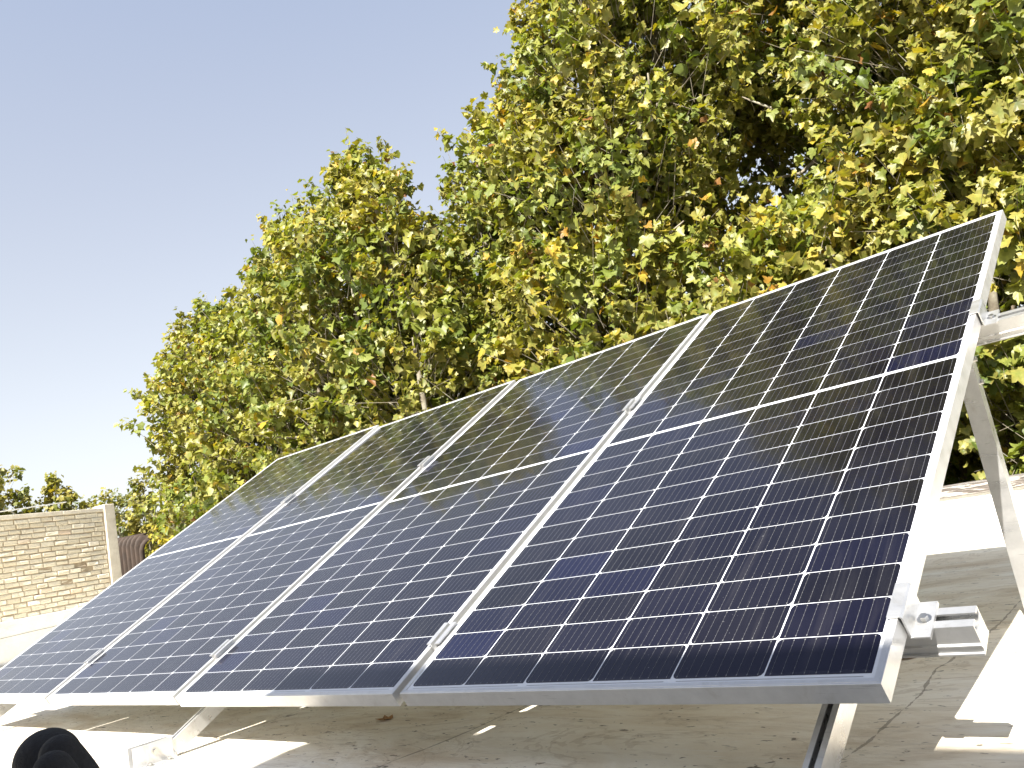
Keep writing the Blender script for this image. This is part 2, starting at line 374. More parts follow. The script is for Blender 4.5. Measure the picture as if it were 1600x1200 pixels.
while zc + course * 0.8 < 1.385:
    u = U0 - random.uniform(0, 0.2) + (0.11 if r_ % 2 else 0)
    while u < U1 - 0.01:
        L = random.uniform(0.135, 0.165); u1 = min(u + L, U1)
        if u1 - u > 0.03 and u > U0 - 0.1:
            gap = random.uniform(0.002, 0.014); pz = random.uniform(0.005, 0.015); ins = random.uniform(-0.004, 0.005)
            if random.random() < 0.02: ins = 0.012
            a0, a1, z0, z1 = u, u1 - gap, zc + random.uniform(-0.004, 0.004), zc + course - pz + random.uniform(-0.003, 0.003)
            j = lambda s=0.008: random.uniform(-s, s)
            c_ = 0.009
            front = [(a0 + c_ + j(), ins + j(.003), z0 + c_ + j(.003)), (a1 - c_ + j(), ins + j(.003), z0 + c_ + j(.003)), (a1 - c_ + j(), ins + j(.003), z1 - c_ + j(.003)), (a0 + c_ + j(), ins + j(.003), z1 - c_ + j(.003))]
            mid = [(a0, ins + 0.008, z0), (a1, ins + 0.008, z0), (a1, ins + 0.008, z1), (a0, ins + 0.008, z1)]
            back = [(a0, 0.03, z0), (a1, 0.03, z0), (a1, 0.03, z1), (a0, 0.03, z1)]
            for p in front + mid + back: Vb.append(tuple(WT @ Vector(p)))
            Fb.append((nb, nb + 1, nb + 2, nb + 3))
            for o_ in (0, 4):
                for k in range(4): Fb.append((nb + o_ + k, nb + o_ + 4 + k, nb + o_ + 4 + (k + 1) % 4, nb + o_ + (k + 1) % 4))
            tone += [random.random()] * 12; nb += 12
        u = u1
    zc += course; r_ += 1
bo = mesh_np("brickwork", Vb, Fb, M_BRICK, bw, attrs={'tone': ('POINT', tone)}); bo.matrix_parent_inverse = BWI
bm_ = bmesh.new(); bm_.from_mesh(bo.data); bmesh.ops.recalc_face_normals(bm_, faces=bm_.faces); bm_.to_mesh(bo.data); bm_.free()
cp = MB(); u = U0
while u < U1:
    L = random.uniform(0.5, 0.9); cp.box(u, min(u + L, U1), -0.004 + random.uniform(-.004, .004), 0.19, 1.386, 1.436 + random.uniform(-.006, .006), WT); u += L
T("coping", cp, M_CONC, bw, 0.006)
pl = MB(); pl.box(U1 + 0.002, U1 + 0.145, -0.02, 0.2, ZG - 0.02, 1.472, WT); T("pillar", pl, M_CONC, bw, 0.01)
pl = MB(); pl.box(U0, U1, -0.03, 0.2, ZG - 0.02, 0.309, WT); T("plaster_base", pl, M_PLASTER, bw, 0.006)
gt = MB(); gt.tube([tuple(WT @ Vector((U0, -0.06, ZG + 0.02))), tuple(WT @ Vector((U1, -0.06, ZG + 0.022)))], 0.02, 10)
tag(gt.build("drain_pipe", M_GUTTER, smooth=True), "grey metal pipe lying on the roof along the foot of the brick wall", "pipe")
cbm = MB(); pts = [tuple(WT @ Vector((U0 + (U1 - U0) * k / 24, -0.034, 0.19 - 0.02 * math.sin(k * 0.5) - 0.0025 * k))) for k in range(25)]
cbm.tube(pts, 0.0035, 6); tag(cbm.build("cable", simple("grey_cable", (0.2, 0.2, 0.19), 0.6, 0, 20, 0.2, 0), smooth=True), "thin grey cable running along the white plaster foot of the brick wall", "cable")
rd = MB(); rd.tube([tuple(WT @ Vector((-2.0, 0.06, 1.46))), tuple(WT @ Vector((-0.6, 0.07, 1.465))), tuple(WT @ Vector((0.52, 0.09, 1.545)))], 0.007, 6)
tag(rd.build("metal_rod", M_WIRE), "thin pale metal rod resting on top of the brick wall, one end raised", "rod")

# rusty corrugated shed wall behind the pillar
sh = tag(empty("corrugated_shed", (-11.3, 4.0, -3.6)), "brown corrugated metal shed with curved top edge behind the brick wall pillar", "shed")
V = []; F = []; nx = 96; prof = [(-3.55, 0.0), (0.55, 0.0), (1.02, 0.0), (1.10, 0.03), (1.15, 0.08), (1.17, 0.14)]
for i in range(nx + 1):
    s_ = i / nx; x = -12.0 + 0.80 * s_; ph = s_ * 2 * math.pi * 8; off = 0.05 * math.copysign(abs(math.sin(ph)) ** 0.6, math.sin(ph))
    zt = -0.03 * s_ - 0.10 * max(0, s_ - 0.8) / 0.2
    for (z, y) in prof: V.append((x + 11.3, 3.9 + 0.12 * s_ + y + off - 4.0, z + (zt if z > 0 else 0) + 3.6))
m_ = len(prof)
for i in range(nx):
    for k in range(m_ - 1): F.append((i * m_ + k, (i + 1) * m_ + k, (i + 1) * m_ + k + 1, i * m_ + k + 1))
o = mesh_np("sheeting", V, F, M_RUST, sh, smooth=True)
sm = o.modifiers.new("thickness", 'SOLIDIFY'); sm.thickness = 0.004

# unseen wall added behind the camera to cast shade on the near roof strip
sw = MB(); sw.box(-0.83, 3.2, -2.72, -2.52, ZG, ZG + 3.0)
stw = sw.build("added_shade_wall", M_WALLP); stw.data.transform(Matrix.Translation((0, 0, 0)))
tag(stw, "plain upright wall added out of view behind the camera to shade the near roof", "wall")

# ------------------------------------------------------------------ solar array
TILT = RAD(28.3685)
ct, st_ = math.cos(TILT), math.sin(TILT)
PT = Matrix(((1, 0, 0, 0), (0, ct, -st_, 0), (0, st_, ct, 0), (0, 0, 0, 1)))     # array plane: x along row, y up the slope, z out of the glass
PW, PH, GAP = 1.038, 2.0561, 0.02

def frame_mesh():
    prof = [(0.0006, 0.0), (0.0028, 0.0), (0.0032, -0.0005), (0.0038, -0.0005), (0.0042, 0.0), (0.0112, 0.0), (0.0116, -0.0005), (0.0116, -0.007), (0.0018, -0.007), (0.0018, -0.0332), (0.028, -0.0332), (0.028, -0.035), (0.0004, -0.035), (0.0, -0.0346), (0.0, -0.0006)]
    n = len(prof); cs = [(0, 0, 1, 1), (-PW, 0, -1, 1), (-PW, PH, -1, -1), (0, PH, 1, -1)]
    V = []; F = []
    for (cx, cy, sx, sy) in cs:
        for d, z in prof: V.append((cx - sx * d, cy + sy * d, z))
    for c in range(4):
        for k in range(n): F.append((c * n + k, ((c + 1) % 4) * n + k, ((c + 1) % 4) * n + (k + 1) % n, c * n + (k + 1) % n))
    mb = MB(); mb.add(V, F); return mb
def cell_layout():
    MX, MB_, MTp, MID = 0.0165, 0.0225, 0.017, 0.0115
    px = (PW - 2 * MX) / 6; py = (PH - MB_ - MTp - MID) / 24
    out = []
    for c in range(6):
        for r in range(24):
            x1 = -MX - c * px - 0.0014; x0 = x1 - px + 0.0028
            y0 = MB_ + r * py + (MID if r >= 12 else 0) + 0.0008; y1 = y0 + py - 0.0016
            lower = r < 12
            topcut = (c % 2 == 0) == lower
            out.append((x0, x1, y0, y1, topcut))
    return out, px, py, MX, MB_, MID
LAY, CPX, CPY, MX, MBt, MID = cell_layout()
def cells_mesh():
    V = []; F = []; tone = []; ch = 0.0085
    for (x0, x1, y0, y1, tc) in LAY:
        z = -0.0021; a = len(V)
        if tc: P = [(x0, y0), (x1, y0), (x1, y1 - ch), (x1 - ch * .35, y1 - ch * .3), (x1 - ch, y1), (x0 + ch, y1), (x0 + ch * .35, y1 - ch * .3), (x0, y1 - ch)]
        else: P = [(x0 + ch, y0), (x1 - ch, y0), (x1 - ch * .35, y0 + ch * .3), (x1, y0 + ch), (x1, y1), (x0, y1), (x0, y0 + ch), (x0 + ch * .35, y0 + ch * .3)]
        V += [(p[0], p[1], z) for p in P]; F.append(tuple(range(a, a + 8))); tone += [min(1, max(0, random.gauss(0.45, 0.25)))] * 8
    return V, F, tone
def strip_quads(kind):
    V = []; F = []
    def q(x0, x1, y0, y1, z):
        a = len(V); V.extend([(x0, y0, z), (x1, y0, z), (x1, y1, z), (x0, y1, z)]); F.append((a, a + 1, a + 2, a + 3))
    for (x0, x1, y0, y1, tc) in LAY:
        wd = x1 - x0
        for k in range(9):
            xc = x0 + wd * (k + 0.5) / 9
            if kind == 'bus': q(xc - 0.00035, xc + 0.00035, y0 + 0.001, y1 - 0.001, -0.0019)
            else:
                for t in (0.055, 0.945): q(xc - 0.0009, xc + 0.0009, y0 + (y1 - y0) * t - 0.0013, y0 + (y1 - y0) * t + 0.0013, -0.0018)
                for t in (0.2, 0.35, 0.5, 0.65, 0.8): q(xc - 0.0005, xc + 0.0005, y0 + (y1 - y0) * t - 0.0006, y0 + (y1 - y0) * t + 0.0006, -0.0018)
    return V, F
def ribbon_quads():
    V = []; F = []
    def q(x0, x1, y0, y1, z=-0.0020):
        a = len(V); V.extend([(x0, y0, z), (x1, y0, z), (x1, y1, z), (x0, y1, z)]); F.append((a, a + 1, a + 2, a + 3))
    for c in range(3):
        xa = -MX - (2 * c) * CPX - 0.012; xb = -MX - (2 * c + 2) * CPX + 0.012
        q(xb, xa, 0.0165, 0.0180); q(xb, xa, PH - 0.0150, PH - 0.0137)
    ym = MBt + 12 * CPY
    for c in range(6):
        xa = -MX - c * CPX - 0.009; xb = -MX - (c + 1) * CPX + 0.009
        q(xb, xa, ym + 0.0048, ym + 0.0064)
    return V, F
FIT = [((-0.044, -0.363, 0.036), (2.1, -0.4, 4.2)), ((-0.042, -0.349, -0.093), (-6.0, 0, -3.8)), ((0.029, -0.044, 0.119), (-3.3, 4.9, -6.5)), ((0.275, 0.28, -0.207), (0.9, 2.1, -3.2))]
PLABEL = ["dark blue solar panel at the right end of the row, nearest the camera", "dark blue solar panel second from the right end of the row, beside the nearest panel",
          "dark blue solar panel third from the right end, beside the leftmost one", "dark blue solar panel at the far left end of the row"]
def make_panel():
    root = empty("solar_panel")
    frame_mesh().build("frame", M_FRAME, root)
    bs = MB(); bs.box(-PW + 0.0116, -0.0116, 0.0116, PH - 0.0116, -0.0065, -0.0024); bs.build("backsheet", M_BACK, root)
    V, F, tone = cells_mesh(); mi = [0] * len(F)
    for q_, k_ in ((strip_quads('bus'), 1), (strip_quads('pad'), 2), (ribbon_quads(), 3)):
        a = len(V); V = V + q_[0]; F = F + [tuple(i + a for i in f) for f in q_[1]]; mi += [k_] * len(q_[1]); tone = tone + [0.5] * len(q_[0])
    mesh_np("cells", V, F, None, root, mats=[M_CELL, M_BUS, M_PAD, M_RIB], midx=mi, attrs={'tone': ('POINT', tone)})
    return root
def copy_tree(o, parent=None):
    c = o.copy(); COL.objects.link(c)
    if parent: c.parent = parent; c.matrix_parent_inverse = o.matrix_parent_inverse.copy()
    for ch in [x for x in S.objects if x.parent == o and x != c]: copy_tree(ch, c)
    return c
proto = make_panel()
for i, (rot, tr) in enumerate(FIT):
    o = proto if i == 0 else copy_tree(proto)
    rv = Vector([RAD(a) for a in rot]); ang = rv.length
    L = Matrix.Translation((-i * (PW + GAP) + tr[0] / 1000, tr[1] / 1000, tr[2] / 1000)) @ Matrix.Rotation(ang, 4, rv.normalized())
    o.matrix_world = PT @ L
    tag(o, PLABEL[i], "solar panel", "solar panels mounted in one tilted row")

# rails
def rail(name, yc, x0, x1, label):
    # C-shaped extrusion, slot towards the panels; local coordinates in the array plane
    a, bq = yc - 0.0225, yc + 0.0225; t, bt = -0.0358, -0.086
    prof = [(a - 0.004, bt), (bq + 0.002, bt), (bq + 0.002, bt + 0.003), (bq, bt + 0.003), (bq, t), (yc + 0.007, t), (yc + 0.007, t - 0.003), (bq - 0.003, t - 0.003), (bq - 0.003, t - 0.016), (yc + 0.006, t - 0.016),
            (yc + 0.006, t - 0.018), (yc - 0.006, t - 0.018), (yc - 0.006, t - 0.016), (a + 0.003, t - 0.016), (a + 0.003, t - 0.003), (yc - 0.007, t - 0.003), (yc - 0.007, t), (a, t), (a, t - 0.031), (a - 0.003, t - 0.033), (a - 0.003, t - 0.036), (a, t - 0.038), (a, bt + 0.0045), (a - 0.004, bt + 0.003)]
    mb = MB(); mb.prism(prof, 0, x0, x1, PT); o = mb.build(name, M_RAIL); tag(o, label, "rail", "aluminium rails carrying the solar panels"); return o
rail("mounting_rail", 0.178, -4.34, 0.090, "lower aluminium rail, its short end sticking out past the right panel's bottom")
rail("mounting_rail", 1.285, -4.34, 0.42, "upper aluminium rail running past the right edge of the nearest panel")

# clamps
def bolt(mb, x, y, z, r=0.0065, h=0.006, T=PT):
    V = []; F = []; n = 6
    for k in range(n):
        a = k * math.pi / 3; V.append(tuple(T @ Vector((x + r * math.cos(a), y + r * math.sin(a), z))))
    for k in range(n):
        a = k * math.pi / 3; V.append(tuple(T @ Vector((x + r * math.cos(a), y + r * math.sin(a), z + h))))
    F = [(k, (k + 1) % n, (k + 1) % n + n, k + n) for k in range(n)] + [tuple(range(n, 2 * n))]
    mb.add(V, F)
    ring = []
    for k in range(16):
        a = k * math.pi / 8
        ring.append((x + 0.011 * math.cos(a), y + 0.011 * math.sin(a)))
    mb.prism(ring, 2, z - 0.0018, z + 0.0002, T)
def local(o_root, mb, name, mat, bevel=0.0):
    o = mb.build(name, mat, o_root, bevel); o.matrix_parent_inverse = o_root.matrix_world.inverted() if False else Matrix.Translation(-Vector(o_root.location)); return o
def end_clamp(y, label):
    loc = PT @ Vector((0.012, y, -0.03)); r = tag(empty("end_clamp", loc), label, "clamp", "clamps holding the solar panels to the rails")
    mb = MB(); hy = 0.040
    prof = [(-0.0135, 0.0052), (-0.0135, 0.0082), (0.0065, 0.0082), (0.0095, 0.006), (0.0205, -0.0295), (0.052, -0.0295), (0.054, -0.0375), (0.0565, -0.0375), (0.0565, -0.0275), (0.054, -0.0260), (0.0225, -0.0260), (0.0185, -0.0265), (0.0070, 0.0035), (0.0035, 0.0052)]
    # outline as (x, z) extruded along the slope
    prof = [(-0.0135, 0.0050), (0.0048, 0.0050), (0.0062, 0.0030), (0.0062, -0.0345), (0.033, -0.0345), (0.033, -0.0375), (0.0355, -0.0375), (0.0355, -0.0312), (0.0100, -0.0312), (0.0092, -0.0305), (0.0092, 0.0040), (0.0062, 0.0082), (-0.0135, 0.0082)]
    mb.prism(prof, 1, y - hy, y + hy, PT)
    local(r, mb, "bracket", M_RAIL, 0.0006)
    b2 = MB(); bolt(b2, 0.0215, y, -0.0308); local(r, b2, "bolt", M_STEEL)
    return r
end_clamp(0.172, "bright Z-shaped end clamp on the lower rail at the right panel's edge")
end_clamp(1.285, "bright Z-shaped end clamp on the upper rail at the right panel's edge")
def mid_clamp(x, y, dz, label):
    loc = PT @ Vector((x, y, 0)); r = tag(empty("mid_clamp", loc), label, "clamp", "clamps holding the solar panels to the rails")
    mb = MB(); g2 = GAP / 2 + 0.001
    prof = [(-g2 - 0.010, 0.001), (-g2 + 0.001, 0.001), (-g2 + 0.001, -0.018), (g2 - 0.001, -0.018), (g2 - 0.001, 0.001), (g2 + 0.010, 0.001), (g2 + 0.010, 0.0042), (g2 - 0.0045, 0.0042), (g2 - 0.0045, -0.0145), (-g2 + 0.0045, -0.0145), (-g2 + 0.0045, 0.0042), (-g2 - 0.010, 0.0042)]
    prof = [(x + p[0], p[1] + dz) for p in prof]
    mb.prism(prof, 1, y - 0.037, y + 0.037, PT); local(r, mb, "bracket", M_RAIL)
    b2 = MB(); bolt(b2, x, y, -0.0140 + dz, 0.0045, 0.006); local(r, b2, "bolt", M_STEEL)
words = ["between the nearest two solar panels", "between the second and third panels from right", "between the third panel and the leftmost one"]
dzs = [(0.0015, 0.0035), (0.001, 0.0005), (0.0, 0.0035)]
for i in range(3):
    xg = -(i + 1) * PW - i * GAP - GAP / 2 + (-0.002, -0.004, -0.002)[i]
    mid_clamp(xg, (0.184, 0.203, 0.222)[i], dzs[i][0], "small mid clamp on the lower rail " + words[i])
    mid_clamp(xg, (1.290, 1.318, 1.335)[i], dzs[i][1], "small mid clamp on the upper rail " + words[i])

# tilted support frames: sloped beam under the rails, upright rear leg, bolted feet
def support(x, label, only_far=False):
    r = tag(empty("support_frame", (x, 0, ZG)), label, "support frame", "aluminium support frames under the solar panels")
    def L(mb, name, mat, bevel=0.0):
        o = mb.build(name, mat, r, bevel); o.matrix_parent_inverse = Matrix.Translation((-x, 0, -ZG)); return o
    # beam: channel profile open to the left, lies under the rails
    a, b = x - 0.014, x + 0.014; t, bt = -0.0870, -0.1300
    prof = [(a, bt), (b, bt), (b, t), (b - 0.010, t), (b - 0.010, t - 0.003), (b - 0.003, t - 0.003), (b - 0.003, bt + 0.003), (a + 0.003, bt + 0.003), (a + 0.003, t - 0.003), (a + 0.009, t - 0.003), (a + 0.009, t), (a, t)]
    mb = MB(); mb.prism(prof, 1, -0.095, 1.62, PT); L(mb, "sloped_beam", M_RAIL)
    # rear leg
    lx0, lx1 = x + 0.0155, x + 0.0585
    ms = MB(); y0, y1 = 1.222, 1.262; z0, z1 = ZG + 0.004, 0.545
    T2 = Matrix.Translation((0, 0, 0))
    prof = [(lx0, y0), (lx1, y0), (lx1, y1), (lx1 - 0.003, y1), (lx1 - 0.003, y0 + 0.003), (lx0 + 0.003, y0 + 0.003), (lx0 + 0.003, y1), (lx0, y1)]
    sh_ = Matrix(((1, 0, 0, 0), (0, 1, -0.035, 0), (0, 0, 1, 0), (0, 0, 0, 1)))
    ms.prism(prof, 2, z0, z1, sh_); L(ms, "rear_leg", M_RAIL, 0.0)
    for (yy, zz) in ((1.235, 0.50), (1.238, 0.44)):
        mb = MB(); T3 = Matrix.Translation((lx1, yy, zz)) @ Matrix.Rotation(math.pi / 2, 4, 'Y'); bolt(mb, 0, 0, 0.0005, T=T3); L(mb, "bolt", M_STEEL)
    # front foot: two cheek plates on a base flange
    f = MB(); gy0, gy1 = -0.150, -0.035
    f.box(b + 0.0005, b + 0.0035, gy0, gy1, ZG + 0.001, ZG + 0.060); f.box(a - 0.0035, a - 0.0005, gy0, gy1, ZG + 0.001, ZG + 0.060)
    f.box(a - 0.0035, b + 0.045, gy0 - 0.006, gy1 + 0.006, ZG + 0.0006, ZG + 0.0045)
    L(f, "front_foot", M_FRAME, 0.0008)
    mb = MB(); T3 = Matrix.Translation((b + 0.0035, -0.088, ZG + 0.036)) @ Matrix.Rotation(math.pi / 2, 4, 'Y'); bolt(mb, 0, 0, 0.0015, T=T3); L(mb, "bolt", M_STEEL)
    for yb in (-0.115, -0.060): mb = MB(); bolt(mb, b + 0.026, yb, ZG + 0.0063, T=Matrix.Identity(4)); L(mb, "bolt", M_STEEL)
    f = MB(); f.box(lx1 + 0.0005, lx1 + 0.0035, 1.20, 1.33, ZG + 0.001, ZG + 0.06); f.box(lx0 - 0.002, lx1 + 0.045, 1.20, 1.335, ZG + 0.0006, ZG + 0.0045)
    L(f, "rear_foot", M_FRAME, 0.0008)
    for yb in (1.235, 1.30): mb = MB(); bolt(mb, lx1 + 0.025, yb, ZG + 0.0063, T=Matrix.Identity(4)); L(mb, "bolt", M_STEEL)
support(-0.120, "aluminium support frame at the right end, rear leg showing beside the nearest panel")
support(-2.075, "aluminium support frame whose front foot plate stands on the sunlit roof below the panels")
support(-3.980, "aluminium support frame hidden under the left end of the panel row")

# dry leaf on the roof
def dry_leaf(x, y, rz, s, label):
    V = [(0, 0, 0.002), (0.2, -0.02, 0.01), (0.5, 0.1, 0.12), (0.3, 0.3, 0.05), (0.5, 0.6, 0.16), (0.2, 0.6, 0.06), (0, 1, 0.12), (-0.2, 0.6, 0.05), (-0.5, 0.6, 0.18), (-0.3, 0.3, 0.04), (-0.5, 0.1, 0.15), (-0.2, -0.02, 0.02), (0, 0.35, 0.01)]
    F = [(i, (i + 1) % 12, 12) for i in range(12)]
    o = mesh_np("dry_leaf", [(v[0] * s, v[1] * s, v[2] * s) for v in V], F, M_DRY); sm = o.modifiers.new("thickness", 'SOLIDIFY'); sm.thickness = 0.0006
    o.location = (x, y, ZG + 0.002); o.rotation_euler = (0, 0, rz); tag(o, label, "leaf", "fallen leaves on the roof")
dry_leaf(-0.27, 0.885, 0.9, 0.085, "curled brown fallen leaf on the shaded roof just below the lower rail's end")

dry_leaf(-1.55, 0.36, 2.1, 0.05, "small dry leaf in the shade below the nearest two panels")
dry_leaf(-0.62, 0.55, 4.0, 0.045, "small dry leaf in the shade below the nearest panel")
# ------------------------------------------------------------------ trees
LEAF = np.array([(0, .04, 0), (.20, -.06, 0), (.44, -.02, 0), (.58, .10, 0), (.50, .22, 0), (.42, .33, 0), (.60, .50, 0), (.60, .66, 0), (.42, .68, 0), (.25, .66, 0), (.22, .84, 0), (.10, .92, 0), (0, 1.06, 0), (-.10, .92, 0), (-.22, .84, 0), (-.25, .66, 0), (-.42, .68, 0), (-.60, .66, 0), (-.60, .50, 0), (-.42, .33, 0), (-.50, .22, 0), (-.58, .10, 0), (-.44, -.02, 0), (-.20, -.06, 0), (0, .36, 0)], dtype=np.float64)
LEAF_LO = np.array([(0, .02, 0), (.42, -.02, 0), (.56, .12, 0), (.38, .34, 0), (.58, .60, 0), (.26, .66, 0), (0, 1.0, 0), (-.26, .66, 0), (-.58, .60, 0), (-.38, .34, 0), (-.56, .12, 0), (-.42, -.02, 0), (0, .36, 0)], dtype=np.float64)
def unit(a): return a / (np.linalg.norm(a, axis=-1, keepdims=True) + 1e-9)
def leaves_mesh(name, P, axis, nrm, size, tone, tpl, mat, parent, off):
    n = len(P); y = unit(axis); z = unit(nrm - (nrm * y).sum(1, keepdims=True) * y); x = np.cross(y, z)
    k = len(tpl)
    fold = rng.uniform(-0.1, 0.95, n); droop = rng.uniform(-0.3, 1.0, n); tw = rng.uniform(-0.7, 0.7, n); wd = rng.uniform(0.75, 1.1, n)
    tx, ty = tpl[:, 0], tpl[:, 1]
    LX = tx[None, :] * wd[:, None]; LY = np.repeat(ty[None, :], n, 0)
    sin_ = [5, 9, 15, 19] if k == 25 else [3, 5, 7, 9]; dp = np.ones((n, k)); dp[:, sin_] = rng.uniform(0.85, 1.4, (n, 1))   # shallow to deep lobes
    LX = LX * dp; LY = 0.36 + (LY - 0.36) * dp
    jit = rng.normal(0, 0.034, (n, k, 2)); LX = LX + jit[..., 0]; LY = LY + jit[..., 1]
    LZ = fold[:, None] * np.abs(LX) * 0.9 - droop[:, None] * LY ** 2 * 0.6 + tw[:, None] * LX * LY + rng.normal(0, 0.025, (n, k))
    V = P[:, None, :] + size[:, None, None] * (LX[..., None] * x[:, None, :] + LY[..., None] * y[:, None, :] + LZ[..., None] * z[:, None, :])
    m = k - 1; base = np.arange(n)[:, None, None] * k
    tri = np.stack([np.arange(m), (np.arange(m) + 1) % m, np.full(m, m)], 1)[None]
    F = (base + tri).reshape(-1, 3)
    rimv = np.concatenate([np.ones(m), [0.0]])
    tone_v = np.repeat(tone, k)
    V = V.reshape(-1, 3) - np.asarray(off)
    return mesh_np(name, V, F, mat, parent, attrs={'tone': ('POINT', tone_v), 'rim': ('POINT', np.tile(rimv, n))})
def tree(name, base, lobes, label, mat=M_LEAF, lsize=(0.085, 0.165), dens=11.0, tpl=LEAF, group=None, trunk_r=0.16, nl=(11, 19), shoot=(0.30, 0.75), balls=0, ybias=0.18, extra_shoots=(), holes=()):
    root = tag(empty(name, base), label, "tree", group); off = np.array(base, float)
    P0 = []; D = []; Ln = []; TB = []
    for (cx, cy, cz, r) in lobes:
        n = int(dens * 4 * math.pi * r * r * 0.62 + 6)
        d = unit(rng.normal(0, 1, (n, 3)))
        # uneven lobe: radius wobbles
        ph = rng.uniform(0, 6.28, 6)
        wob = 1 + 0.22 * np.sin(3 * d[:, 0] + ph[0]) * np.sin(3.3 * d[:, 2] + ph[1]) + 0.15 * np.sin(6 * d[:, 1] + ph[2]) * np.sin(7 * d[:, 2] + ph[3])
        rad = r * wob * rng.uniform(0.35, 0.92, n) ** 0.6
        p = np.array([cx, cy, cz]) + d * rad[:, None]
        keep = rng.random(n) < 1.0
        for (hx, hy, hz, hr) in holes: keep &= np.linalg.norm(p - np.array([hx, hy, hz]), axis=1) > hr
        p, d = p[keep], d[keep]; n = len(p)
        dr = unit(d * 0.75 + np.array([0, 0, 0.75]) + rng.normal(0, 0.35, (n, 3)))
        P0.append(p); D.append(dr); Ln.append(rng.uniform(*shoot, n) * min(1.0, 0.55 + r * 0.45)); TB.append(np.full(n, rng.normal(0, 0.08)) + rng.normal(0, 0.10, n))
    for (x, y, z, L, dx, dy, dz) in extra_shoots:
        P0.append(np.array([[x, y, z]])); D.append(unit(np.array([[dx, dy, dz]]))); Ln.append(np.array([L])); TB.append(np.array([0.15]))
    P0 = np.concatenate(P0); D = np.concatenate(D); Ln = np.concatenate(Ln); TB = np.concatenate(TB)
    ns = len(P0)
    # leaves along the shoots
    cnt = rng.integers(nl[0], nl[1], ns); idx = np.repeat(np.arange(ns), cnt); m = len(idx)
    t = rng.random(m) ** 0.75; pos = P0[idx] + D[idx] * (t * Ln[idx])[:, None]
    side = unit(rng.normal(0, 1, (m, 3)) + 0.4 * D[idx]); side[:, 2] *= 0.75
    pet = rng.uniform(0.03, 0.10, m) * (lsize[1] / 0.165)
    pos = pos + side * pet[:, None]
    tip = np.clip(t, 0, 1)
    sz = (lsize[0] * 0.8 + (lsize[1] * 1.08 - lsize[0] * 0.8) * rng.beta(1.6, 1.9, m)) * (1.08 - 0.42 * tip ** 2)
    ax = unit(side + np.array([0, -0.05, -0.6]) + rng.normal(0, 0.25, (m, 3)))
    nr = unit(np.array([0.08, -0.45, 0.7]) + 0.45 * side + rng.normal(0, 0.5, (m, 3)))
    tone = np.clip(0.45 + TB[idx] + 0.16 * tip + rng.normal(0, 0.10, m), 0.0, 0.97)
    odd = rng.random(m); tone = np.where(odd < 0.02, rng.uniform(0.85, 0.97, m), tone); tone = np.where(odd > 0.995, 1.0, tone)
    leaves_mesh("crown", pos, ax, nr, sz, tone, tpl, mat, root, off)
    # twigs: three-sided tapering prisms
    a = unit(np.cross(D, np.array([0.3, 0.9, 0.1]))); b = np.cross(D, a); V = []; r0 = 0.0032; r1 = 0.0014
    back = P0 - D * 0.25
    ring = []
    for cen, rr in ((back, r0), (P0 + D * Ln[:, None] * 0.95, r1)):
        for k in range(3):
            an = 2 * math.pi * k / 3; ring.append(cen + (a * math.cos(an) + b * math.sin(an)) * rr)
    V = np.stack(ring, 1).reshape(-1, 3) - off
    q = np.array([[0, 1, 4, 3], [1, 2, 5, 4], [2, 0, 3, 5]]); F = (np.arange(ns)[:, None, None] * 6 + q[None]).reshape(-1, 4)
    br = mesh_np("twigs", V, F, M_BARK, root)
    # limbs and trunk
    mb = MB(); C0 = np.mean([l[:3] for l in lobes], axis=0)
    zf = min(l[2] for l in lobes)
    fork = np.array([base[0], base[1], max(base[2] + 1.4, zf - 1.2)])
    for (cx, cy, cz, r) in lobes:
        e = np.array([cx, cy, cz]); midp = fork * 0.5 + e * 0.5 + rng.normal(0, 0.12, 3) + np.array([0, 0, -0.15])
        L_ = np.linalg.norm(e - fork); r1_ = max(0.02, trunk_r * 0.35)
        mb.tube([fork - off, fork * 0.75 + midp * 0.25 - off, midp - off, e - off, e + np.array([0, 0, r * 0.6]) - off], [r1_ * 1.2, r1_, r1_ * 0.7, r1_ * 0.4, 0.008], 6)
        for q_ in range(4):
            dd = unit(rng.normal(0, 1, 3) + np.array([0, 0, 0.6])); s0 = e * 0.7 + midp * 0.3
            mb.tube([s0 - off, s0 + dd * r * 0.5 + rng.normal(0, 0.05, 3) - off, s0 + dd * r * 0.95 + rng.normal(0, 0.08, 3) - off], [r1_ * 0.4, r1_ * 0.25, 0.006], 5)
    mb.build("limbs", M_BARK, root, smooth=True)
    tb = MB(); pts = []; rr = []
    for k in range(9):
        s_ = k / 8; pts.append((rng.normal(0, 0.02) * (k > 0), rng.normal(0, 0.02) * (k > 0), (fork[2] + 0.15 - base[2]) * s_)); rr.append(trunk_r * (1.25 - 0.5 * s_) * (1.25 if k == 0 else 1))
    tb.tube(pts, rr, 12); tb.build("trunk", M_BARK, root, smooth=True)
    if balls:
        bmq = bmesh.new(); bmesh.ops.create_icosphere(bmq, subdivisions=2, radius=0.016)
        for v in bmq.verts: v.co *= 1 + random.uniform(-.05, .05)
        me = bpy.data.meshes.new("seed_ball"); bmq.to_mesh(me); bmq.free(); me.materials.append(M_BALL)
        camp = np.array([0.49, -1.19, 0.30])
        sc = -(pos @ unit(camp - C0)); order = np.argsort(np.linalg.norm(pos - camp, axis=1)); pick = rng.choice(order[:max(balls * 6, len(order) // 4)], balls, replace=False)
        for q_ in pick:
            o = bpy.data.objects.new("seed_ball", me); COL.objects.link(o); o.parent = root
            pp = pos[q_] + np.array([0, -0.03, -0.05]) - off; o.location = pp; o.scale = (random.uniform(.85, 1.2),) * 3
    return root
GRP = "plane trees behind the roof"
